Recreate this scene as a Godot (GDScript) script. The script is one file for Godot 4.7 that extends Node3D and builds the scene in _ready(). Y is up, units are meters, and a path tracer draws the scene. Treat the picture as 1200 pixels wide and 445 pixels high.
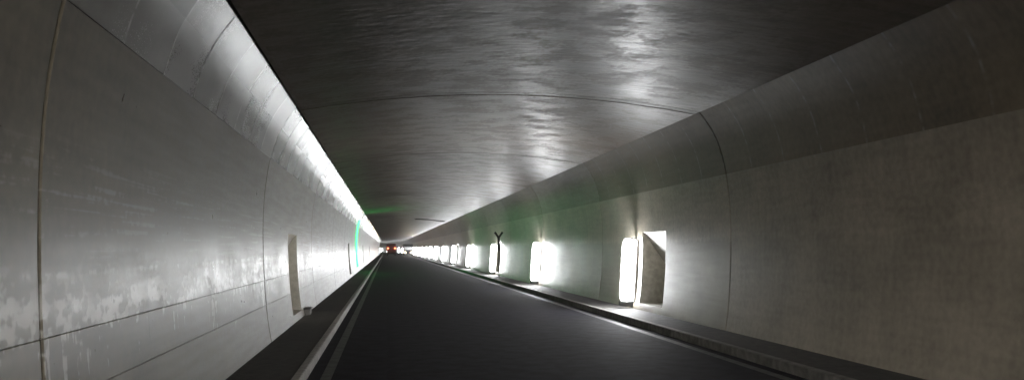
extends Node3D
# A road tunnel. Distances d run ahead of the camera, along -z. The tunnel's middle is at x = CX.

const CX := 2.24
const RING := 10.1           # length of one cast lining block
const RING0 := 5.9           # first joint ahead of the camera
const NEAR_RING := -2        # blocks from here (behind the camera) ...
const FAR_RING := 37         # ... to here
const PIECES_TO := 13        # blocks built piece by piece; farther ones are too small to tell apart
const NICHE_D0 := 19.95
const NICHE_D1 := 21.85
const NICHE_Y0 := 0.30
const NICHE_Y1 := 2.16
const TOPS := {-1: 3.47, 1: 3.2}      # height of the crease between wall and haunch on the left and right side
const LINE_A := 1.24
const LINE_B := 1.64          # a faint line of lime specks
const LINE_C := 0.80

var rng := RandomNumberGenerator.new()
var M := {}
var used := {}

# ---------------------------------------------------------------- helpers
func profile_dx(y: float) -> float:
	var ys := [0.0, 0.15, 0.5, 0.9, 1.3, 1.8, 2.4, 2.9, 3.36, 3.65, 3.9, 4.15, 4.4, 4.65, 4.95, 5.2]
	var xs := [4.27, 4.30, 4.36, 4.405, 4.435, 4.46, 4.465, 4.435, 4.37, 4.30, 4.215, 4.08, 3.90, 3.69, 3.39, 3.1]
	for i in range(ys.size() - 1):
		if y <= ys[i + 1]:
			var t: float = (y - ys[i]) / (ys[i + 1] - ys[i])
			var a: int = max(i - 1, 0)
			var b: int = min(i + 2, ys.size() - 1)
			var m0: float = (xs[i + 1] - xs[a]) / (ys[i + 1] - ys[a]) * (ys[i + 1] - ys[i])
			var m1: float = (xs[b] - xs[i]) / (ys[b] - ys[i]) * (ys[i + 1] - ys[i])
			var t2 := t * t
			var t3 := t2 * t
			return (2 * t3 - 3 * t2 + 1) * xs[i] + (t3 - 2 * t2 + t) * m0 + (-2 * t3 + 3 * t2) * xs[i + 1] + (t3 - t2) * m1
	return xs[-1]

func profile_normal(side: int, y: float) -> Vector3:
	var h := 0.02
	var t := Vector2(profile_dx(y + h) - profile_dx(y - h), 2 * h).normalized()
	return Vector3(-side * t.y, t.x, 0)

func wall_point(side: int, y: float, depth := 0.0) -> Vector3:
	var p := Vector3(CX + side * profile_dx(y), y, 0)
	return p - profile_normal(side, y) * depth

func ceiling_y(x: float) -> float:
	var t := (x - 2.3) / 3.82
	return 4.73 - 0.34 * t * t

func bend(d: float) -> float:
	return 0.0 if d < 270.0 else -(d - 270.0) * (d - 270.0) / 900.0

func numbered(called: String) -> String:
	if not used.has(called):
		used[called] = 0
		return called
	used[called] += 1
	return "%s_%03d" % [called, used[called]]

func st_new() -> SurfaceTool:
	var st := SurfaceTool.new()
	st.begin(Mesh.PRIMITIVE_TRIANGLES)
	return st

func tri(st: SurfaceTool, p: Array, n: Array, uv: Array) -> void:
	var face: Vector3 = (p[2] - p[0]).cross(p[1] - p[0])
	var order := [0, 1, 2] if face.dot(n[0] + n[1] + n[2]) > 0 else [0, 2, 1]
	for i in order:
		st.set_normal(n[i])
		st.set_uv(uv[i])
		st.add_vertex(p[i])

func quad(st: SurfaceTool, p: Array, n: Array, uv: Array) -> void:
	tri(st, [p[0], p[1], p[2]], [n[0], n[1], n[2]], [uv[0], uv[1], uv[2]])
	tri(st, [p[0], p[2], p[3]], [n[0], n[2], n[3]], [uv[0], uv[2], uv[3]])

func flat_quad(st: SurfaceTool, a: Vector3, b: Vector3, c: Vector3, d: Vector3, toward: Vector3, uv := []) -> void:
	var n := (c - a).cross(b - a)
	if n.length() < 1e-9:
		n = (d - a).cross(c - a)
	n = n.normalized()
	if n.dot(toward) < 0:
		n = -n
	var u: Array = uv if uv.size() == 4 else [Vector2(0, 0), Vector2((b - a).length(), 0), Vector2((b - a).length(), (d - a).length()), Vector2(0, (d - a).length())]
	quad(st, [a, b, c, d], [n, n, n, n], u)

# a box with chamfered edges
func bevel_box(st: SurfaceTool, lo: Vector3, hi: Vector3, b := 0.01, xf := Transform3D()) -> void:
	var c := (lo + hi) / 2
	var h := (hi - lo) / 2
	b = minf(b, minf(h.x, minf(h.y, h.z)) * 0.8)
	var loops := []
	# three axis pairs of faces, then the chamfers, by walking corner points
	var corner := func(sx, sy, sz, axis) -> Vector3:
		var v := Vector3(sx * h.x, sy * h.y, sz * h.z)
		for k in 3:
			if k != axis:
				v[k] -= b * [sx, sy, sz][k]
		return xf * (c + v)
	for axis in 3:
		for s in [-1, 1]:
			var pts := []
			for q in [[-1, -1], [1, -1], [1, 1], [-1, 1]]:
				var sg := [0, 0, 0]
				sg[axis] = s
				sg[(axis + 1) % 3] = q[0]
				sg[(axis + 2) % 3] = q[1]
				pts.append(corner.call(sg[0], sg[1], sg[2], axis))
			var nn := Vector3.ZERO
			nn[axis] = s
			flat_quad(st, pts[0], pts[1], pts[2], pts[3], xf.basis * nn)
	for axis in 3:   # edges along this axis
		var u := (axis + 1) % 3
		var v := (axis + 2) % 3
		for su in [-1, 1]:
			for sv in [-1, 1]:
				var s0 := [0, 0, 0]
				s0[u] = su
				s0[v] = sv
				var s1 := s0.duplicate()
				s0[axis] = -1
				s1[axis] = 1
				var nn := Vector3.ZERO
				nn[u] = su
				nn[v] = sv
				flat_quad(st, corner.call(s0[0], s0[1], s0[2], u), corner.call(s1[0], s1[1], s1[2], u), corner.call(s1[0], s1[1], s1[2], v), corner.call(s0[0], s0[1], s0[2], v), xf.basis * nn)
	for sx in [-1, 1]:
		for sy in [-1, 1]:
			for sz in [-1, 1]:
				var p := [corner.call(sx, sy, sz, 0), corner.call(sx, sy, sz, 1), corner.call(sx, sy, sz, 2)]
				var n := xf.basis * Vector3(sx, sy, sz).normalized()
				tri(st, p, [n, n, n], [Vector2.ZERO, Vector2(b, 0), Vector2(0, b)])

func tube(st: SurfaceTool, path: Array, radii: Array, sides := 10) -> void:
	var rings := []
	for i in path.size():
		var dir: Vector3 = (path[min(i + 1, path.size() - 1)] - path[max(i - 1, 0)]).normalized()
		var side := dir.cross(Vector3.RIGHT if absf(dir.x) < 0.8 else Vector3.UP).normalized()
		var up := side.cross(dir).normalized()
		var r := []
		for k in sides + 1:
			var a := TAU * k / sides
			var n := side * cos(a) + up * sin(a)
			r.append([path[i] + n * radii[i], n])
		rings.append(r)
	for i in path.size() - 1:
		for k in sides:
			var q := [rings[i][k], rings[i][k + 1], rings[i + 1][k + 1], rings[i + 1][k]]
			quad(st, [q[0][0], q[1][0], q[2][0], q[3][0]], [q[0][1], q[1][1], q[2][1], q[3][1]], [Vector2(k, i), Vector2(k + 1, i), Vector2(k + 1, i + 1), Vector2(k, i + 1)])
	for e in [0, path.size() - 1]:
		var n: Vector3 = (path[e] - path[1 if e == 0 else e - 1]).normalized()
		for k in sides:
			tri(st, [path[e], rings[e][k][0], rings[e][k + 1][0]], [n, n, n], [Vector2.ZERO, Vector2.RIGHT, Vector2.ONE])

func mesh_of(st: SurfaceTool) -> ArrayMesh:
	st.generate_tangents()
	return st.commit()

func put(called: String, mesh: Mesh, material: Material, parent: Node) -> MeshInstance3D:
	var o := MeshInstance3D.new()
	o.name = called
	o.mesh = mesh
	o.material_override = material
	o.cast_shadow = GeometryInstance3D.SHADOW_CASTING_SETTING_ON
	parent.add_child(o, true)
	return o

func thing(called: String, label: String, category: String, at: Vector3, group := "") -> Node3D:
	var o := Node3D.new()
	o.name = numbered(called)
	add_child(o)
	o.position = at
	o.set_meta("label", label)
	o.set_meta("category", category)
	if group != "":
		o.set_meta("group", group)
	return o

func structure(called: String) -> Node3D:
	var o := Node3D.new()
	o.name = called
	o.set_meta("kind", "structure")
	add_child(o)
	return o

# ---------------------------------------------------------------- materials
func srgb(r: float, g: float, b: float) -> Color:
	return Color(r, g, b).linear_to_srgb()

func plain(r: float, g: float, b: float, rough := 0.6, metal := 0.0) -> StandardMaterial3D:
	var m := StandardMaterial3D.new()
	m.albedo_color = srgb(r, g, b)
	m.roughness = rough
	m.metallic = metal
	return m

func glow(c: Color, energy: float) -> StandardMaterial3D:
	var m := StandardMaterial3D.new()
	m.albedo_color = Color(0.8, 0.8, 0.8)
	m.emission_enabled = true
	m.emission = c
	m.emission_energy_multiplier = energy
	return m

func noise(seed_: int, freq: float, octaves := 4) -> FastNoiseLite:
	var n := FastNoiseLite.new()
	n.seed = seed_
	n.noise_type = FastNoiseLite.TYPE_SIMPLEX_SMOOTH
	n.frequency = freq
	n.fractal_octaves = octaves
	return n

func step_(a: float, b: float, x: float) -> float:
	return smoothstep(a, b, x)

# concrete lining: u along the block (10.1 m), v up from v0 to v1 metres
func lining(seed_: int, base: Vector3, w: int, h: int, y0: float, y1: float, whitewash: float, grime: float, fins: float, rough0: float) -> StandardMaterial3D:
	var img := Image.create_empty(w, h, true, Image.FORMAT_RGB8)
	var rim := Image.create_empty(w, h, true, Image.FORMAT_RGB8)
	var n1 := noise(seed_, 0.55, 4)
	var n2 := noise(seed_ + 1, 7.0, 3)
	var n3 := noise(seed_ + 2, 1.0, 3)
	var n4 := noise(seed_ + 3, 1.0, 3)
	for j in h:
		var y := y1 - (y1 - y0) * (j + 0.5) / h
		for i in w:
			var x := RING * (i + 0.5) / w
			var a := n1.get_noise_2d(x, y * 1.3)
			var f := n2.get_noise_2d(x, y)
			var s := n3.get_noise_2d(x * 5.0, y * 0.35)            # runs down the wall
			var q := n4.get_noise_2d(x * 0.5, y * 6.0)             # wipes along the wall
			var even := 0.35 if fins > 0.5 else 1.0      # the haunch was cast against smoother boards
			var k := 1.0 + 0.28 * a + even * (0.20 * f + 0.12 * s + 0.10 * q)
			if fins > 0.5:       # each board left its own tone
				k *= 1.0 + 0.9 * n1.get_noise_2d(floorf(x / (RING / 8.0)) * 7.3, floorf((y - y0) / 0.55) * 5.1)
			var c := base * k
			var r := rough0 + even * (0.06 * a + 0.05 * f - 0.04 * q + 0.03 * s)
			if fins > 0.5:
				r = rough0 + 0.012 * a + 0.06 * n1.get_noise_2d(floorf(x / (RING / 8.0)) * 4.3, floorf((y - y0) / 0.55) * 9.1)
			if whitewash > 0.0:
				# lime wiped over the band above the low joint, with runs that end at ragged heights below it
				var edge: float = LINE_A + 0.03 * n3.get_noise_2d(x * 9.0, 7.0) - maxf(0.0, n3.get_noise_2d(x * 6.0, 31.0) - 0.05) * 0.9
				var m: float = step_(edge - 0.015, edge + 0.02, y) * (1.0 - step_(LINE_A + 0.12, LINE_B + 0.1, y + 0.25 * n1.get_noise_2d(x * 3.0, 90.0)))
				m *= step_(-0.02, 0.30, 0.7 * n4.get_noise_2d(x * 0.8 + 40.0, y * 1.5) + 0.55 * n2.get_noise_2d(x * 0.35, y * 0.9 + 20.0) + 0.6 * f + 0.2 * q + 0.08)
				m *= whitewash
				c = c.lerp(Vector3(0.70, 0.70, 0.68), clampf(m, 0, 1) * 0.5)
				r -= 0.03 * m
				var speck: float = (1.0 - step_(0.01, 0.035, absf(y - LINE_B - 0.01 * a))) * step_(0.05, 0.3, n4.get_noise_2d(x * 2.2, 60.0) + 0.5 * f)
				c = c.lerp(Vector3(0.55, 0.55, 0.53), 0.6 * speck * whitewash)
				# stains where the shuttering sheets met
				var jx := fposmod(x + 0.01 * f, RING / 6.0)
				var joint: float = (1.0 - step_(0.006, 0.016, absf(jx - 0.8))) * step_(0.95, 1.0, y) * (1.0 - step_(1.55, 1.66, y + 0.1 * s))
				c *= 1.0 - 0.35 * joint * clampf(0.6 + 1.5 * n1.get_noise_2d(floorf(x / (RING / 6.0)) * 3.7, 5.0), 0, 1)
				# chalky scratches higher up
				var sc: float = step_(0.22, 0.5, 0.8 * n4.get_noise_2d(x * 0.35 + 9.0, y * 16.0) + 0.3 * f + 0.35 * a) * step_(LINE_B - 0.2, LINE_B + 0.1, y) * (1.0 - step_(2.2, 2.7, y))
				c = c.lerp(Vector3(0.5, 0.5, 0.48), 0.28 * sc * whitewash)
			if grime > 0.0:
				var g: float = 1.0 - step_(1.86, 1.95, y + 0.05 * s + 0.03 * f)
				c = c.lerp(c * Vector3(0.50, 0.50, 0.49), grime * g * (0.75 + 0.5 * f + 0.3 * s))
			if grime < 0.0:
				# damp stains and dull patches, drawn out across the ceiling
				var stain: float = step_(-0.25, 0.5, n4.get_noise_2d(x * 0.8, y * 1.3) + 0.6 * f + 0.8 * a)
				c *= 1.0 - 0.22 * stain
				r += 0.08 * stain - 0.03
			if fins > 0.0:
				# pale lime lines left by the shuttering boards
				var bx := fposmod(x + 0.02 * n1.get_noise_2d(x, y * 4.0), RING / 8.0)
				var line: float = 1.0 - step_(0.012, 0.032, absf(bx - 0.03))
				c = c.lerp(Vector3(0.55, 0.55, 0.53), line * fins * clampf(0.45 + 1.3 * n2.get_noise_2d(x * 0.1 + 3.0, y * 0.8), 0, 1))
			img.set_pixel(i, j, srgb(clampf(c.x, 0.01, 0.9), clampf(c.y, 0.01, 0.9), clampf(c.z, 0.01, 0.9)))
			r = clampf(r + (rng.randf() - 0.5) * 0.012, 0.12, 0.9)      # the scatter hides the steps of an 8-bit picture
			rim.set_pixel(i, j, Color(r, r, r))
	var m := StandardMaterial3D.new()
	img.generate_mipmaps()
	rim.generate_mipmaps()
	m.albedo_texture = ImageTexture.create_from_image(img)
	m.roughness_texture = ImageTexture.create_from_image(rim)
	m.roughness = 1.0
	m.normal_enabled = true
	m.normal_texture = relief
	m.normal_scale = 0.02
	return m

var relief: ImageTexture
var ceiling_relief: ImageTexture

func relief_image(seed_: int, w: int, h: int, fx: float, fy: float, strength: float) -> ImageTexture:
	var n := noise(seed_, 1.0, 4)
	var n2 := noise(seed_ + 5, 1.0, 3)
	var img := Image.create_empty(w, h, false, Image.FORMAT_RGB8)
	for j in h:
		for i in w:
			var v := 0.5 + 0.35 * n.get_noise_2d(i * fx, j * fy) + 0.2 * n2.get_noise_2d(i * fx * 0.2, j * fy * 0.2)
			img.set_pixel(i, j, Color(v, v, v))
	img.bump_map_to_normal_map(strength)
	img.generate_mipmaps()
	return ImageTexture.create_from_image(img)

func speckled(seed_: int, base: Vector3, amount: float, metres: float, rough: float, patches := 0.15) -> StandardMaterial3D:
	var s := 512
	var img := Image.create_empty(s, s, true, Image.FORMAT_RGB8)
	var a := noise(seed_, 0.25, 2)
	var b := noise(seed_ + 1, 0.012, 4)
	for j in s:
		for i in s:
			var k := 1.0 + amount * a.get_noise_2d(i, j) + patches * b.get_noise_2d(i, j)
			img.set_pixel(i, j, srgb(base.x * k, base.y * k, base.z * k))
	img.generate_mipmaps()
	var m := StandardMaterial3D.new()
	m.albedo_texture = ImageTexture.create_from_image(img)
	m.roughness = rough
	m.uv1_triplanar = true
	m.uv1_world_triplanar = true
	m.uv1_scale = Vector3.ONE / metres
	return m

# ---------------------------------------------------------------- lining pieces
# one solid piece of the lining between two heights and two distances (inside one block); bev: chamfers at bottom, top, near and far edge
func panel(st: SurfaceTool, side: int, y0: float, y1: float, d0: float, d1: float, v0: float, v1: float, bev := [1, 1, 1, 1], boards := 0, seed_ := 0) -> void:
	var b := 0.012
	var t := 0.22
	var hb := 0.004          # horizontal joints are finer than those between blocks
	var gap := 0.001
	var rows := []    # [y, depth]
	var ya := y0 + (gap if bev[0] else 0.0)
	var yb := y1 - (gap if bev[1] else 0.0)
	rows.append([ya, t])
	if bev[0]:
		rows.append([ya, hb])
	var inner0 := ya + (hb if bev[0] else 0.0)
	var inner1 := yb - (hb if bev[1] else 0.0)
	var steps: int = max(1, int(ceil((inner1 - inner0) / 0.11)))
	for k in steps + 1:
		rows.append([lerpf(inner0, inner1, float(k) / steps), 0.0])
	if bev[1]:
		rows.append([yb, hb])
	rows.append([yb, t])
	var wide := 0.020 if side < 0 else 0.018
	var da := d0 + (wide if bev[2] else 0.0)
	var db := d1 - (wide if bev[3] else 0.0)
	var cols := [[da, t, 0.0]]
	if bev[2]:
		cols.append([da, b, 0.0])
	var in0 := da + (b if bev[2] else 0.0)
	var in1 := db - (b if bev[3] else 0.0)
	if boards > 0:
		var r := RandomNumberGenerator.new()
		r.seed = seed_
		for k in boards:
			var rough_cast := 1.0 if side < 0 else 0.3
			var e0 := r.randf_range(-0.002, 0.002) * rough_cast
			var e1 := e0 + r.randf_range(-0.005, 0.005) * rough_cast
			cols.append([lerpf(in0, in1, float(k) / boards), 0.0, e0])
			cols.append([lerpf(in0, in1, float(k + 1) / boards) - 0.0005, 0.0, e1])
	else:
		cols.append([in0, 0.0, 0.0])
		cols.append([in1, 0.0, 0.0])
	if bev[3]:
		cols.append([db, b, 0.0])
	cols.append([db, t, 0.0])
	var pt := func(r_, c_) -> Vector3:
		var dep: float = maxf(r_[1], c_[1])
		var p := wall_point(side, r_[0], dep + c_[2])
		p.z = -c_[0]
		return p
	for j in rows.size() - 1:
		for i in cols.size() - 1:
			var r0 = rows[j]
			var r1 = rows[j + 1]
			var c0 = cols[i]
			var c1 = cols[i + 1]
			var pa: Vector3 = pt.call(r0, c0)
			var pb: Vector3 = pt.call(r0, c1)
			var pc: Vector3 = pt.call(r1, c1)
			var pd: Vector3 = pt.call(r1, c0)
			var uvs := [uv_of(r0[0], c0[0], v0, v1), uv_of(r0[0], c1[0], v0, v1), uv_of(r1[0], c1[0], v0, v1), uv_of(r1[0], c0[0], v0, v1)]
			var inside: bool = r0[1] == 0.0 and r1[1] == 0.0 and c0[1] == 0.0 and c1[1] == 0.0
			if inside:
				var n0 := profile_normal(side, r0[0])
				var n1 := profile_normal(side, r1[0])
				if boards > 0:
					var slope: float = (c1[2] - c0[2]) / maxf(c1[0] - c0[0], 1e-3)
					if absf(c1[0] - c0[0]) < 0.01:
						slope = 0.0
					n0 = (n0 + Vector3(0, 0, -1) * slope * -1.0).normalized()
					n1 = (n1 + Vector3(0, 0, -1) * slope * -1.0).normalized()
				quad(st, [pa, pb, pc, pd], [n0, n0, n1, n1], uvs)
			else:
				var toward := profile_normal(side, (r0[0] + r1[0]) / 2)
				if r0[1] != r1[1]:
					toward += Vector3(0, -1 if j < rows.size() / 2 else 1, 0) * 0.9
				if c0[1] != c1[1]:
					toward += Vector3(0, 0, 1 if i < cols.size() / 2 else -1) * 0.9
				if (pb - pa).cross(pd - pa).length() + (pc - pb).cross(pd - pb).length() > 1e-9:
					flat_quad(st, pa, pb, pc, pd, toward, uvs)

func uv_of(y: float, d: float, v0: float, v1: float) -> Vector2:
	return Vector2(d / RING, 1.0 - (y - v0) / (v1 - v0))

func slab(st: SurfaceTool, d0: float, d1: float, lift: float) -> void:
	# arched ceiling slab from the left haunch to the right one
	var x0 := -1.60
	var x1 := 6.065
	var b := 0.015
	var n := 28
	var cols := [[d0, 0.15], [d0, b], [d0 + b, 0.0], [d1 - b, 0.0], [d1, b], [d1, 0.15]]
	for i in n:
		var xa := lerpf(x0, x1, float(i) / n)
		var xb := lerpf(x0, x1, float(i + 1) / n)
		var na := Vector3(-2 * 0.34 * (xa - 2.3) / (3.82 * 3.82), -1, 0).normalized()
		var nb := Vector3(-2 * 0.34 * (xb - 2.3) / (3.82 * 3.82), -1, 0).normalized()
		for j in cols.size() - 1:
			var p := []
			var uv := []
			for q in [[xa, j], [xb, j], [xb, j + 1], [xa, j + 1]]:
				p.append(Vector3(q[0], ceiling_y(q[0]) + cols[q[1]][1] + lift, -cols[q[1]][0]))
				uv.append(Vector2(q[0] / 7.7 + 0.2, cols[q[1]][0] / RING))
			if j == 2:
				quad(st, p, [na, nb, nb, na], uv)
			else:
				flat_quad(st, p[0], p[1], p[2], p[3], Vector3(0, -0.5, 1 if j < 2 else -1), uv)
	for e in [[x0, -1], [x1, 1]]:
		var y: float = ceiling_y(e[0]) + lift
		flat_quad(st, Vector3(e[0], y, -d0), Vector3(e[0], y, -d1), Vector3(e[0], y + 0.15, -d1), Vector3(e[0], y + 0.15, -d0), Vector3(e[1], 0, 0))

func has_niche(k: int) -> bool:
	return k >= 1 and k <= 10 and (k - 1) % 3 == 0

func wall_bands(k: int, side: int) -> Array:
	var top: float = TOPS[side]
	# [y0, y1, d0, d1, chamfers]
	var out := []
	var bands := [[0.02, LINE_C], [LINE_C, LINE_A], [LINE_A, top]] if side < 0 else [[0.02, top]]
	var a: float = NICHE_D0 - (RING0 + RING)
	var b: float = NICHE_D1 - (RING0 + RING)
	for r in bands:
		if not has_niche(k) or r[0] >= NICHE_Y1:
			out.append([[r[0], r[1], 0.0, RING, [1, 1, 1, 1]]])
			continue
		var parts := [[r[0], r[1], 0.0, a, [1, 1, 1, 0]], [r[0], r[1], b, RING, [1, 1, 0, 1]]]
		if r[0] < NICHE_Y0:
			parts.append([r[0], NICHE_Y0, a, b, [1, 0, 0, 0]])
		if r[1] > NICHE_Y1:
			parts.append([NICHE_Y1, r[1], a, b, [0, 1, 0, 0]])
		out.append(parts)
	if side > 0:        # on this side wall and haunch meet without a chamfer
		for piece in out[-1]:
			if piece[1] == top:
				piece[4] = piece[4].duplicate()
				piece[4][1] = 0
	return out

var panel_cache := {}

func build_lining() -> void:
	for side in [-1, 1]:
		var root := structure("tunnel_wall_left" if side < 0 else "tunnel_wall_right")
		var far_wall := st_new()
		var far_haunch := st_new()
		for k in range(NEAR_RING, FAR_RING + 1):
			var d := RING0 + RING * k
			var walls: Array = M.left_wall if side < 0 else M.right_wall
			var haunches: Array = M.left_haunch if side < 0 else M.right_haunch
			var bands := wall_bands(k, side)
			for bi in bands.size() + 1:
				var key := "%d %d %s" % [side, bi, str(has_niche(k))]
				if bi == bands.size():
					key += str(posmod(k, 4))
				if not panel_cache.has(key):
					var st := st_new()
					if bi < bands.size():
						for r in bands[bi]:
							panel(st, side, r[0], r[1], r[2], r[3], 0.02, TOPS[side], r[4])
					else:
						panel(st, side, TOPS[side], 5.1, 0.0, RING, TOPS[side], 5.1, [1 if side < 0 else 0, 1, 1, 1], 8, 77 + posmod(k, 4) * 5 + side)
					panel_cache[key] = mesh_of(st)
				var mesh: ArrayMesh = panel_cache[key]
				if k < PIECES_TO:
					var o := put("wall_panel" if bi < bands.size() else "haunch_panel", mesh, (walls[posmod(k, 2)] if side < 0 or k > 0 else walls[2]) if bi < bands.size() else haunches[posmod(k * k + 1, haunches.size()) if k != 1 else 0], root)
					o.position.z = -d
				else:
					var turn := atan2(bend(d + RING) - bend(d), RING)
					var xf := Transform3D(Basis(Vector3.UP, -turn), Vector3(bend(d), 0, -d))
					(far_wall if bi < bands.size() else far_haunch).append_from(mesh, 0, xf)
			if has_niche(k):
				niche(root, side, k)
		var fw := put("far_wall", far_wall.commit(), M.left_wall[0] if side < 0 else M.right_wall[0], root)
		fw.set_meta("kind", "stuff")
		var fh := put("far_haunch", far_haunch.commit(), M.left_haunch[0] if side < 0 else M.right_haunch[0], root)
		fh.set_meta("kind", "stuff")
	# ceiling
	var ceil_root := structure("tunnel_ceiling")
	var s := st_new()
	slab(s, 0.155, RING - 0.155, 0.0)
	var slab_mesh := mesh_of(s)
	s = st_new()
	slab(s, -0.137, 0.137, 0.005)
	var strip_mesh := mesh_of(s)
	var far_slabs := st_new()
	for k in range(NEAR_RING, FAR_RING + 1):
		var d := RING0 + RING * k
		if k < PIECES_TO:
			var o := put("ceiling_slab", slab_mesh, M.ceiling[posmod(k * 2 + 1, M.ceiling.size())], ceil_root)
			o.position.z = -d
			var j := put("joint_strip", strip_mesh, M.ceiling[0], ceil_root)
			j.position.z = -d
		else:
			var turn := atan2(bend(d + RING) - bend(d), RING)
			var xf := Transform3D(Basis(Vector3.UP, -turn), Vector3(bend(d), 0, -d))
			far_slabs.append_from(slab_mesh, 0, xf)
			far_slabs.append_from(strip_mesh, 0, xf)
	var fs := put("far_slab", far_slabs.commit(), M.ceiling[0], ceil_root)
	fs.set_meta("kind", "stuff")

# an emergency niche cut into the wall: jambs, sloping back, soffit, floor
func niche(root: Node3D, side: int, k: int) -> void:
	var g := Node3D.new()
	g.name = "niche"
	root.add_child(g, true)
	var d0 := NICHE_D0 + RING * (k - 1)
	var d1 := NICHE_D1 + RING * (k - 1)
	g.position = Vector3(0, 0, -d0)
	var len_ := d1 - d0
	var front := []
	for i in 13:
		front.append(wall_point(side, lerpf(NICHE_Y0 + 0.003, NICHE_Y1 - 0.003, i / 12.0)))
	var back := CX + side * 5.25
	for z in [-0.003, -len_ + 0.003]:
		var st := st_new()
		for i in 12:
			var a: Vector3 = front[i]
			var b: Vector3 = front[i + 1]
			flat_quad(st, Vector3(a.x, a.y, z), Vector3(b.x, b.y, z), Vector3(back, b.y, z), Vector3(back, a.y, z), Vector3(0, 0, -1 if z > -0.1 else 1))
		put("jamb", mesh_of(st), M.niche, g)
	# back wall that leans out to meet the lintel
	var bs := st_new()
	var top_x: float = front[12].x + side * 0.05
	var low_x := back
	var knee := NICHE_Y0 + 0.75
	flat_quad(bs, Vector3(top_x, NICHE_Y1 - 0.03, 0), Vector3(top_x, NICHE_Y1 - 0.03, -len_), Vector3(low_x, knee, -len_), Vector3(low_x, knee, 0), Vector3(-side, -1, 0))
	flat_quad(bs, Vector3(low_x, knee, 0), Vector3(low_x, knee, -len_), Vector3(low_x, NICHE_Y0, -len_), Vector3(low_x, NICHE_Y0, 0), Vector3(-side, 0, 0))
	put("back_wall", mesh_of(bs), M.niche_paint, g)
	var so := st_new()
	flat_quad(so, front[12], front[12] + Vector3(0, 0, -len_), Vector3(top_x, NICHE_Y1 - 0.03, -len_), Vector3(top_x, NICHE_Y1 - 0.03, 0), Vector3(0, -1, 0))
	put("soffit", mesh_of(so), M.niche_paint, g)
	var fl := st_new()
	flat_quad(fl, front[0], front[0] + Vector3(0, 0, -len_), Vector3(back, NICHE_Y0, -len_), Vector3(back, NICHE_Y0, 0), Vector3(0, 1, 0))
	put("floor", mesh_of(fl), M.niche, g)

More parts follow.
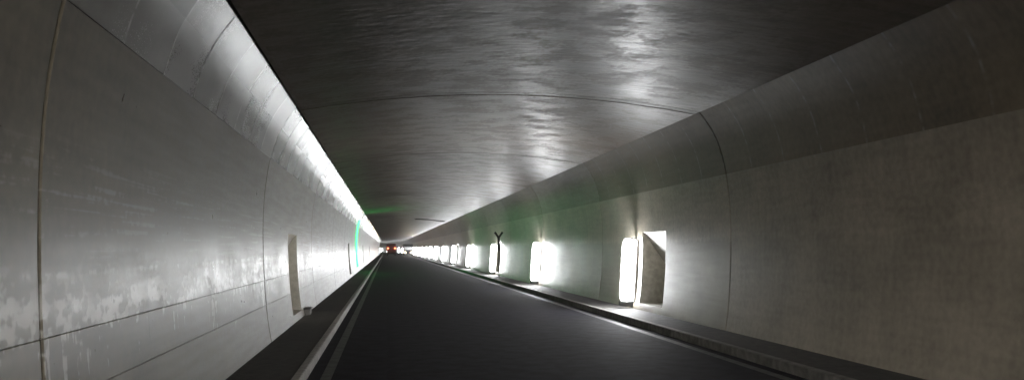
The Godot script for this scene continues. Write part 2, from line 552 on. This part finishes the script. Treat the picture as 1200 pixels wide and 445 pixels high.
# ---------------------------------------------------------------- floor
func build_floor() -> void:
	var road := structure("road")
	var st := st_new()
	var ds := []
	var d := -60.0
	while d < 385.0:
		ds.append(d)
		d += 12.0
	for i in ds.size() - 1:
		var a := bend(ds[i])
		var b := bend(ds[i + 1])
		quad(st, [Vector3(CX - 3.4 + a, 0, -ds[i]), Vector3(CX + 3.4 + a, 0, -ds[i]), Vector3(CX + 3.4 + b, 0, -ds[i + 1]), Vector3(CX - 3.4 + b, 0, -ds[i + 1])], [Vector3.UP, Vector3.UP, Vector3.UP, Vector3.UP], [Vector2(0, ds[i]), Vector2(6.8, ds[i]), Vector2(6.8, ds[i + 1]), Vector2(0, ds[i + 1])])
	put("asphalt", mesh_of(st), M.asphalt, road)
	# worn edge lines
	for side in [-1, 1]:
		var ls := st_new()
		var x: float = CX + side * 3.08
		flat_quad(ls, Vector3(x - 0.075, 0.004, 14), Vector3(x + 0.075, 0.004, 14), Vector3(x + 0.075, 0.004, -270), Vector3(x - 0.075, 0.004, -270), Vector3.UP)
		put("edge_line", mesh_of(ls), M.worn_paint, road)
	for side in [-1, 1]:
		var walk := structure("walkway_left" if side < 0 else "walkway_right")
		var ks := st_new()
		var xa: float = CX + side * 3.34
		var xb: float = CX + side * 3.46
		bevel_box(ks, Vector3(minf(xa, xb), -0.1, -RING / 2 + 0.004), Vector3(maxf(xa, xb), 0.15, -0.004), 0.014)
		var kerb := mesh_of(ks)
		var ws := st_new()
		var xc: float = CX + side * 3.464
		var xd: float = CX + side * 4.36
		bevel_box(ws, Vector3(minf(xc, xd), -0.1, -RING / 4 + 0.005), Vector3(maxf(xc, xd), 0.138, -0.005), 0.006)
		var cover := mesh_of(ws)
		var far := st_new()
		var far2 := st_new()
		for k in range(NEAR_RING * 4, (FAR_RING + 1) * 4):
			var dd := RING0 + RING * k / 4.0
			if k < 9 * 4:
				if k % 2 == 0:
					var o := put("kerb_stone", kerb, M.kerb[side], walk)
					o.position.z = -dd
				var c := put("duct_cover", cover, M.cover[posmod(k * 7 + k / 3, M.cover.size())], walk)
				c.position.z = -dd
			else:
				var turn := atan2(bend(dd + 5) - bend(dd), 5.0)
				var xf := Transform3D(Basis(Vector3.UP, -turn), Vector3(bend(dd), 0, -dd))
				if k % 2 == 0:
					far.append_from(kerb, 0, xf)
				far2.append_from(cover, 0, xf)
		put("far_kerb", far.commit(), M.kerb[side], walk).set_meta("kind", "stuff")
		put("far_duct_cover", far2.commit(), M.cover[0], walk).set_meta("kind", "stuff")
	# the mountain round the lining, open only at the portal behind the viewpoint
	var mouth := -(RING0 + RING * NEAR_RING)
	var rock := st_new()
	for s in [[Vector3(-45, -0.6, -420), Vector3(12, -0.3, mouth)], [Vector3(-45, 6.4, -420), Vector3(12, 6.8, mouth)], [Vector3(-45.4, -0.6, -420), Vector3(-45, 6.8, mouth)], [Vector3(12, -0.6, -420), Vector3(12.4, 6.8, mouth)], [Vector3(-45.4, -0.6, -420.4), Vector3(12.4, 6.8, -420)], [Vector3(-45.4, -0.6, mouth), Vector3(CX - 4.3, 9.0, mouth + 0.5)], [Vector3(CX + 4.3, -0.6, mouth), Vector3(12.4, 9.0, mouth + 0.5)], [Vector3(CX - 4.3, 4.7, mouth), Vector3(CX + 4.3, 9.0, mouth + 0.5)]]:
		bevel_box(rock, s[0], s[1], 0.0)
	var rk := put("rock_mass", mesh_of(rock), M.rock, self)
	rk.set_meta("kind", "structure")
	var gs := st_new()
	flat_quad(gs, Vector3(-300, -0.05, mouth + 0.3), Vector3(300, -0.05, mouth + 0.3), Vector3(300, -0.05, 600), Vector3(-300, -0.05, 600), Vector3.UP)
	var gr := put("ground", mesh_of(gs), M.rock, self)
	gr.set_meta("kind", "structure")

# ---------------------------------------------------------------- lamps
const LAMP_GLOW := 16.0
const LAMP_AREA := 1.5

func build_lamps() -> void:
	var ds := [22.45, 36.9, 51.9, 67.6, 83.3]
	while ds[-1] < 365.0:
		ds.append(ds[-1] + 15.4)
	var lens := st_new()
	tube(lens, [Vector3(-0.11, 0, 0), Vector3(-0.11, 0.04, 0), Vector3(-0.11, 0.13, 0), Vector3(-0.11, 1.53, 0), Vector3(-0.11, 1.62, 0), Vector3(-0.11, 1.66, 0)], [0.08, 0.12, 0.155, 0.155, 0.12, 0.08], 16)
	var lens_mesh := mesh_of(lens)
	var hs := st_new()
	bevel_box(hs, Vector3(0.06, 0.0, -0.23), Vector3(0.11, 1.66, 0.23), 0.012)
	var housing := mesh_of(hs)
	var cs := st_new()
	bevel_box(cs, Vector3(-0.26, -0.14, -0.1), Vector3(0.11, -0.003, 0.1), 0.015)
	var box := mesh_of(cs)
	var cap := st_new()
	bevel_box(cap, Vector3(-0.24, 1.662, -0.08), Vector3(0.11, 1.70, 0.08), 0.01)
	var capm := mesh_of(cap)
	var words := ["just past the niche, nearest of the row", "second of the row along the right wall", "third of the row, behind the forked post", "fourth of the row along the right wall", "fifth of the row along the right wall", "sixth of the row along the right wall", "seventh of the row along the right wall", "eighth of the row along the right wall", "ninth of the row along the right wall", "tenth of the row along the right wall", "eleventh of the row along the right wall", "twelfth of the row along the right wall"]
	for n in ds.size():
		var i: int = n
		var lo := wall_point(1, 0.32)
		var hi := wall_point(1, 2.0)
		var up := (hi - lo).normalized()
		var label: String =  "tall white strip lamp " + (words[i] if i < words.size() else "in the far merged row of lights on the right wall")
		var t := thing("strip_lamp", label, "lamp", Vector3(lo.x + bend(ds[n]) - 0.10, 0.32, -ds[n]), "strip lamps along the right wall")
		t.basis = Basis(Vector3(up.y, -up.x, 0), up, Vector3(0, 0, 1))
		put("reflector", housing, M.lamp_body, t)
		put("lamp_tube", lens_mesh, M.lamp_glow, t)
		put("junction_box", box, M.black, t)
		put("end_cap", capm, M.lamp_body, t)
		var l := AreaLight3D.new()
		l.name = "lamp_light"
		l.area_size = Vector2(0.24, 1.62)
		l.light_color = Color(0.985, 0.992, 1.0)
		l.light_energy = LAMP_AREA
		l.shadow_enabled = true
		l.area_range = 60.0
		t.add_child(l)
		l.position = Vector3(-0.28, 0.83, 0)
		l.rotation = Vector3(0, PI / 2, 0)
	# small bulkhead lamps inside the niches, above the near jamb
	for side in [-1, 1]:
		for k in [1, 4, 7]:
			var d: float = NICHE_D0 + RING * (k - 1)
			var x: float = CX + side * 4.62
			var where: String = ["nearest", "second", "third"][int((k - 1) / 3)]
			var t := thing("niche_lamp", "small bulkhead lamp high in the %s niche of the %s wall" % [where, "left" if side < 0 else "right"], "lamp", Vector3(x, 1.74, -d - 0.09), "niche lamps")
			var st := st_new()
			bevel_box(st, Vector3(-0.09, -0.06, 0.0), Vector3(0.09, 0.06, 0.086), 0.015)
			put("housing", mesh_of(st), M.lamp_body, t)
			st = st_new()
			bevel_box(st, Vector3(-0.075, -0.045, -0.03), Vector3(0.075, 0.045, -0.002), 0.014)
			put("lamp_lens", mesh_of(st), M.niche_glow, t)
			var l := AreaLight3D.new()
			l.name = "niche_light"
			l.area_size = Vector2(0.15, 0.09)
			l.light_color = Color(1.0, 0.97, 0.9)
			l.light_energy = 0.3
			l.shadow_enabled = true
			l.area_range = 12.0
			t.add_child(l)
			l.position = Vector3(0, 0, -0.035)
	# the green light strip that follows the left wall
	var gd := 63.0
	var t := thing("green_light_strip", "thin bright green light strip upright on the far left wall", "lamp", Vector3(0, 0, -gd))
	var path := []
	var rad := []
	for i in 15:
		path.append(wall_point(-1, lerpf(0.5, 3.9, i / 14.0), -0.05))
		rad.append(0.05)
	var gs := st_new()
	tube(gs, path, rad, 8)
	put("lamp_tube", mesh_of(gs), M.green_glow, t)
	var rs := st_new()
	for i in 14:
		var a: Vector3 = wall_point(-1, lerpf(0.5, 3.9, i / 14.0), 0.0)
		var b: Vector3 = wall_point(-1, lerpf(0.5, 3.9, (i + 1) / 14.0), 0.0)
		flat_quad(rs, a + Vector3(0.012, 0, 0.1), b + Vector3(0.012, 0, 0.1), b + Vector3(0.012, 0, -0.1), a + Vector3(0.012, 0, -0.1), Vector3.RIGHT)
	put("mounting_rail", mesh_of(rs), M.lamp_body, t)
	var gl := AreaLight3D.new()
	gl.name = "green_light"
	gl.area_size = Vector2(0.1, 2.4)
	gl.light_color = Color(0.12, 1.0, 0.42)
	gl.light_energy = 4.0
	gl.shadow_enabled = true
	gl.area_range = 40.0
	t.add_child(gl)
	gl.position = Vector3(wall_point(-1, 3.0).x + 0.3, 2.5, 0)
	gl.rotation = Vector3(0, -PI / 2, 0)

# ---------------------------------------------------------------- small things
func build_things() -> void:
	# forked post before the third lamp
	var p := thing("forked_post", "slim dark post with a forked top before the third strip lamp", "post", Vector3(6.28, 0.138, -48.0))
	var st := st_new()
	tube(st, [Vector3(0, 0, 0), Vector3(0, 2.22, 0)], [0.035, 0.035], 10)
	put("post", mesh_of(st), M.black, p)
	st = st_new()
	tube(st, [Vector3(0, 1.5, 0), Vector3(0, 2.26, 0)], [0.075, 0.075], 10)
	put("sleeve", mesh_of(st), M.black, p)
	for s in [-1, 1]:
		st = st_new()
		tube(st, [Vector3(0, 2.2, 0), Vector3(s * 0.11, 2.36, 0), Vector3(s * 0.22, 2.52, 0)], [0.06, 0.06, 0.065], 10)
		put("fork_arm", mesh_of(st), M.black, p)
	st = st_new()
	bevel_box(st, Vector3(-0.1, 0, -0.1), Vector3(0.1, 0.015, 0.1), 0.004)
	put("base_plate", mesh_of(st), M.black, p)
	# cable boxes at the foot of the left wall
	for a in [[22.5, "dark metal cable box at the wall foot beside the left niche"]]:
		var c := thing("cable_box", a[1], "box", Vector3(-2.0, 0.138, -a[0]))
		st = st_new()
		bevel_box(st, Vector3(-0.12, 0, -0.22), Vector3(0.08, 0.16, 0.22), 0.015)
		put("body", mesh_of(st), M.black, c)
		st = st_new()
		bevel_box(st, Vector3(-0.13, 0.162, -0.24), Vector3(0.10, 0.18, 0.24), 0.006)
		put("lid", mesh_of(st), M.black, c)
	# ventilation slot in the ceiling
	var v := thing("ceiling_vent", "long dark ventilation slot across the far ceiling", "vent", Vector3(4.3, 0, -86.0))
	for z in [[-0.75, -0.66], [0.66, 0.75]]:
		st = st_new()
		for i in 12:
			var xa := -1.5 + 3.0 * i / 12.0
			var xb := xa + 0.25
			var ya := ceiling_y(4.3 + xa) - 0.04
			var yb := ceiling_y(4.3 + xb) - 0.04
			flat_quad(st, Vector3(xa, ya, z[0]), Vector3(xb, yb, z[0]), Vector3(xb, yb, z[1]), Vector3(xa, ya, z[1]), Vector3.DOWN)
			for zz in z:
				flat_quad(st, Vector3(xa, ya, zz), Vector3(xb, yb, zz), Vector3(xb, yb + 0.06, zz), Vector3(xa, ya + 0.06, zz), Vector3(0, 0, 1))
		put("frame_bar", mesh_of(st), M.black, v)
	for i in 9:
		st = st_new()
		var z := -0.6 + 0.15 * i
		for j in 6:
			var xa := -1.5 + 0.5 * j
			flat_quad(st, Vector3(xa, ceiling_y(4.3 + xa) - 0.035, z - 0.03), Vector3(xa + 0.5, ceiling_y(4.8 + xa) - 0.035, z - 0.03), Vector3(xa + 0.5, ceiling_y(4.8 + xa) - 0.004, z + 0.05), Vector3(xa, ceiling_y(4.3 + xa) - 0.004, z + 0.05), Vector3(0, -1, 0))
		put("slat", mesh_of(st), M.black, v)
	truck(Vector3(1.1, 0, -205.0), false, "distant box truck ahead with two warm red tail lamps", 2.2, 2.9)
	truck(Vector3(4.75, 0, -200.0), true, "distant dark truck coming the other way beside the far lamps", 2.2, 2.75)

func truck(at: Vector3, oncoming: bool, label: String, w: float, h: float) -> void:
	var t := thing("truck", label, "truck", at)
	if oncoming:
		t.rotation.y = PI
	# built facing away (-z); the tail is at z = 0
	var st := st_new()
	bevel_box(st, Vector3(-w / 2, 0.75, -5.0), Vector3(w / 2, h, 0), 0.05)
	put("cargo_box", mesh_of(st), M.truck_dark if oncoming else M.truck_grey, t)
	st = st_new()
	bevel_box(st, Vector3(-w / 2 + 0.06, 0.5, -6.9), Vector3(w / 2 - 0.06, h - 0.35, -5.1), 0.15)
	var cab := put("cab", mesh_of(st), M.truck_dark, t)
	st = st_new()
	bevel_box(st, Vector3(-w / 2 + 0.2, 1.45, -6.93), Vector3(w / 2 - 0.2, 2.15, -6.895), 0.01)
	put("windscreen", mesh_of(st), M.glass, cab)
	st = st_new()
	bevel_box(st, Vector3(-0.45, 0.5, -5.2), Vector3(0.45, 0.745, -0.1), 0.03)
	put("chassis", mesh_of(st), M.black, t)
	st = st_new()
	bevel_box(st, Vector3(-w / 2 + 0.05, 0.42, -0.06), Vector3(w / 2 - 0.05, 0.56, 0.04), 0.02)
	put("bumper", mesh_of(st), M.black, t)
	for z in [-1.4, -5.9]:
		for s in [-1, 1]:
			st = st_new()
			tube(st, [Vector3(s * (w / 2 - 0.32), 0.45, z), Vector3(s * (w / 2 - 0.04), 0.45, z)], [0.45, 0.45], 16)
			var wheel := put("wheel", mesh_of(st), M.black, t)
			st = st_new()
			tube(st, [Vector3(s * (w / 2 - 0.06), 0.45, z), Vector3(s * (w / 2 - 0.02), 0.45, z)], [0.24, 0.2], 12)
			put("rim", mesh_of(st), M.steel, wheel)
	for s in [-1, 1]:
		st = st_new()
		bevel_box(st, Vector3(s * (w / 2 - 0.28) - 0.16, 1.68, 0.002), Vector3(s * (w / 2 - 0.28) + 0.2, 1.98, 0.05), 0.01)
		put("tail_light", mesh_of(st), M.red_glow if not oncoming else M.red_off, t)
		st = st_new()
		bevel_box(st, Vector3(s * (w / 2 - 0.42) - 0.17, 0.72, -6.95), Vector3(s * (w / 2 - 0.42) + 0.17, 1.0, -6.88), 0.02)
		put("headlight", mesh_of(st), M.head_glow if oncoming else M.glass, t)
	if not oncoming:
		for s in [-1, 1]:
			var l := OmniLight3D.new()
			l.name = "tail_light_source"
			l.light_color = Color(1.0, 0.2, 0.12)
			l.light_energy = 0.08
			l.light_size = 0.12
			l.omni_range = 30.0
			l.shadow_enabled = true
			t.add_child(l, true)
			l.position = Vector3(s * (w / 2 - 0.28), 1.8, 0.25)
	else:
		for s in [-1, 1]:
			var l := SpotLight3D.new()
			l.name = "headlight_source"
			l.light_color = Color(1.0, 0.93, 0.82)
			l.light_energy = 3.0
			l.light_size = 0.1
			l.spot_range = 60.0
			l.spot_angle = 40.0
			l.shadow_enabled = true
			t.add_child(l, true)
			l.position = Vector3(s * (w / 2 - 0.42), 0.86, -7.0)

# ---------------------------------------------------------------- scene
func _ready() -> void:
	rng.seed = 11
	var cam := Camera3D.new()
	cam.name = "camera"
	add_child(cam)
	cam.transform = Transform3D(Basis(Vector3(0.989368, -0.009834, 0.145104), Vector3(0, 0.997711, 0.067617), Vector3(-0.145437, -0.066898, 0.987103)), Vector3(0, 1.8, 0))
	cam.fov = 25.08
	cam.near = 0.1
	cam.far = 800.0
	cam.current = true
	var we := WorldEnvironment.new()
	we.name = "world_environment"
	var e := Environment.new()
	e.background_mode = Environment.BG_SKY
	var sky := Sky.new()
	var sm := ProceduralSkyMaterial.new()
	sm.sky_top_color = Color(0.77, 0.765, 0.76)
	sm.sky_horizon_color = Color(0.85, 0.83, 0.80)
	sm.ground_bottom_color = Color(0.25, 0.25, 0.25)
	sm.ground_horizon_color = Color(0.3, 0.3, 0.3)
	sm.sky_energy_multiplier = 3.6
	sky.sky_material = sm
	e.sky = sky
	e.tonemap_mode = Environment.TONE_MAPPER_LINEAR
	e.tonemap_exposure = 3.9
	e.fog_enabled = true
	e.fog_density = 0.0008
	e.fog_light_color = Color(0.9, 0.88, 0.86)
	e.sdfgi_enabled = true
	e.ssao_enabled = true
	e.ssil_enabled = true
	we.environment = e
	add_child(we)

	# materials
	relief = relief_image(5, 512, 512, 0.06, 0.06, 12.0)
	ceiling_relief = relief_image(9, 1024, 1024, 0.02, 0.05, 14.0)
	M.left_wall = [lining(21, Vector3(0.146, 0.131, 0.101), 1024, 336, 0.02, TOPS[-1], 1.0, 0.0, 0.0, 0.35), lining(31, Vector3(0.152, 0.137, 0.105), 1024, 336, 0.02, TOPS[-1], 0.9, 0.0, 0.0, 0.35)]
	for w in M.left_wall:
		w.metallic_specular = 0.33
		w.normal_scale = 0.01
	M.right_wall = [lining(41, Vector3(0.37, 0.325, 0.26), 1024, 336, 0.02, TOPS[1], 0.0, 0.7, 0.0, 0.42), lining(51, Vector3(0.36, 0.32, 0.26), 1024, 336, 0.02, TOPS[1], 0.0, 0.6, 0.0, 0.42), lining(55, Vector3(0.36, 0.32, 0.262), 1024, 336, 0.02, TOPS[1], 0.0, 0.12, 0.0, 0.42)]
	M.left_haunch = [lining(61, Vector3(0.16, 0.157, 0.146), 1024, 192, TOPS[-1], 5.1, 0.0, 0.0, 0.8, 0.27)]
	M.left_haunch[0].normal_enabled = false
	M.right_haunch = []
	for h in [[71, Vector3(0.16, 0.135, 0.10)], [73, Vector3(0.215, 0.178, 0.13)], [75, Vector3(0.235, 0.21, 0.17)]]:
		M.right_haunch.append(lining(h[0], h[1], 768, 160, TOPS[1], 5.1, 0.0, 0.0, 0.3, 0.42))
	M.ceiling = []
	for s in [81, 91]:
		var c := lining(s, Vector3(0.150, 0.128, 0.108) * (1.0 if s == 81 else 1.25), 768, 768, 0.0, RING, 0.0, -1.0, 0.0, 0.45)
		c.normal_texture = ceiling_relief
		c.normal_scale = 0.07
		c.metallic_specular = 0.34
		M.ceiling.append(c)
	M.asphalt = speckled(101, Vector3(0.021, 0.020, 0.027), 0.9, 2.5, 0.8, 0.6)
	M.asphalt.metallic_specular = 0.2
	M.worn_paint = speckled(111, Vector3(0.06, 0.06, 0.058), 0.9, 2.0, 0.6, 0.9)
	M.kerb = {-1: speckled(121, Vector3(0.36, 0.35, 0.335), 0.35, 1.5, 0.6, 0.5), 1: speckled(123, Vector3(0.17, 0.165, 0.155), 0.35, 1.5, 0.7, 0.6)}
	M.cover = [speckled(131, Vector3(0.05, 0.048, 0.045), 0.5, 1.5, 0.75, 0.6), speckled(135, Vector3(0.042, 0.041, 0.039), 0.5, 1.5, 0.75, 0.6)]
	M.rock = plain(0.05, 0.05, 0.05, 0.9)
	M.niche = speckled(141, Vector3(0.22, 0.213, 0.19), 0.25, 1.2, 0.6, 0.3)
	M.niche_paint = speckled(151, Vector3(0.55, 0.54, 0.50), 0.12, 1.2, 0.5, 0.2)
	M.lamp_body = plain(0.3, 0.3, 0.3, 0.4, 0.4)
	M.black = plain(0.02, 0.02, 0.02, 0.5)
	M.steel = plain(0.2, 0.2, 0.2, 0.4, 0.6)
	M.glass = plain(0.02, 0.025, 0.03, 0.08)
	M.truck_dark = plain(0.03, 0.03, 0.035, 0.4)
	M.truck_grey = plain(0.16, 0.15, 0.14, 0.5)
	M.red_off = plain(0.2, 0.01, 0.01, 0.2)
	M.lamp_glow = glow(Color(0.985, 0.992, 1.0), LAMP_GLOW)
	M.niche_glow = glow(Color(1.0, 0.93, 0.8), 1.5)
	M.green_glow = glow(Color(0.1, 1.0, 0.4), 1.6)
	M.red_glow = glow(Color(1.0, 0.5, 0.32), 2.0)
	M.head_glow = glow(Color(1.0, 0.9, 0.75), 8.0)

	build_lining()
	build_floor()
	build_lamps()
	build_things()
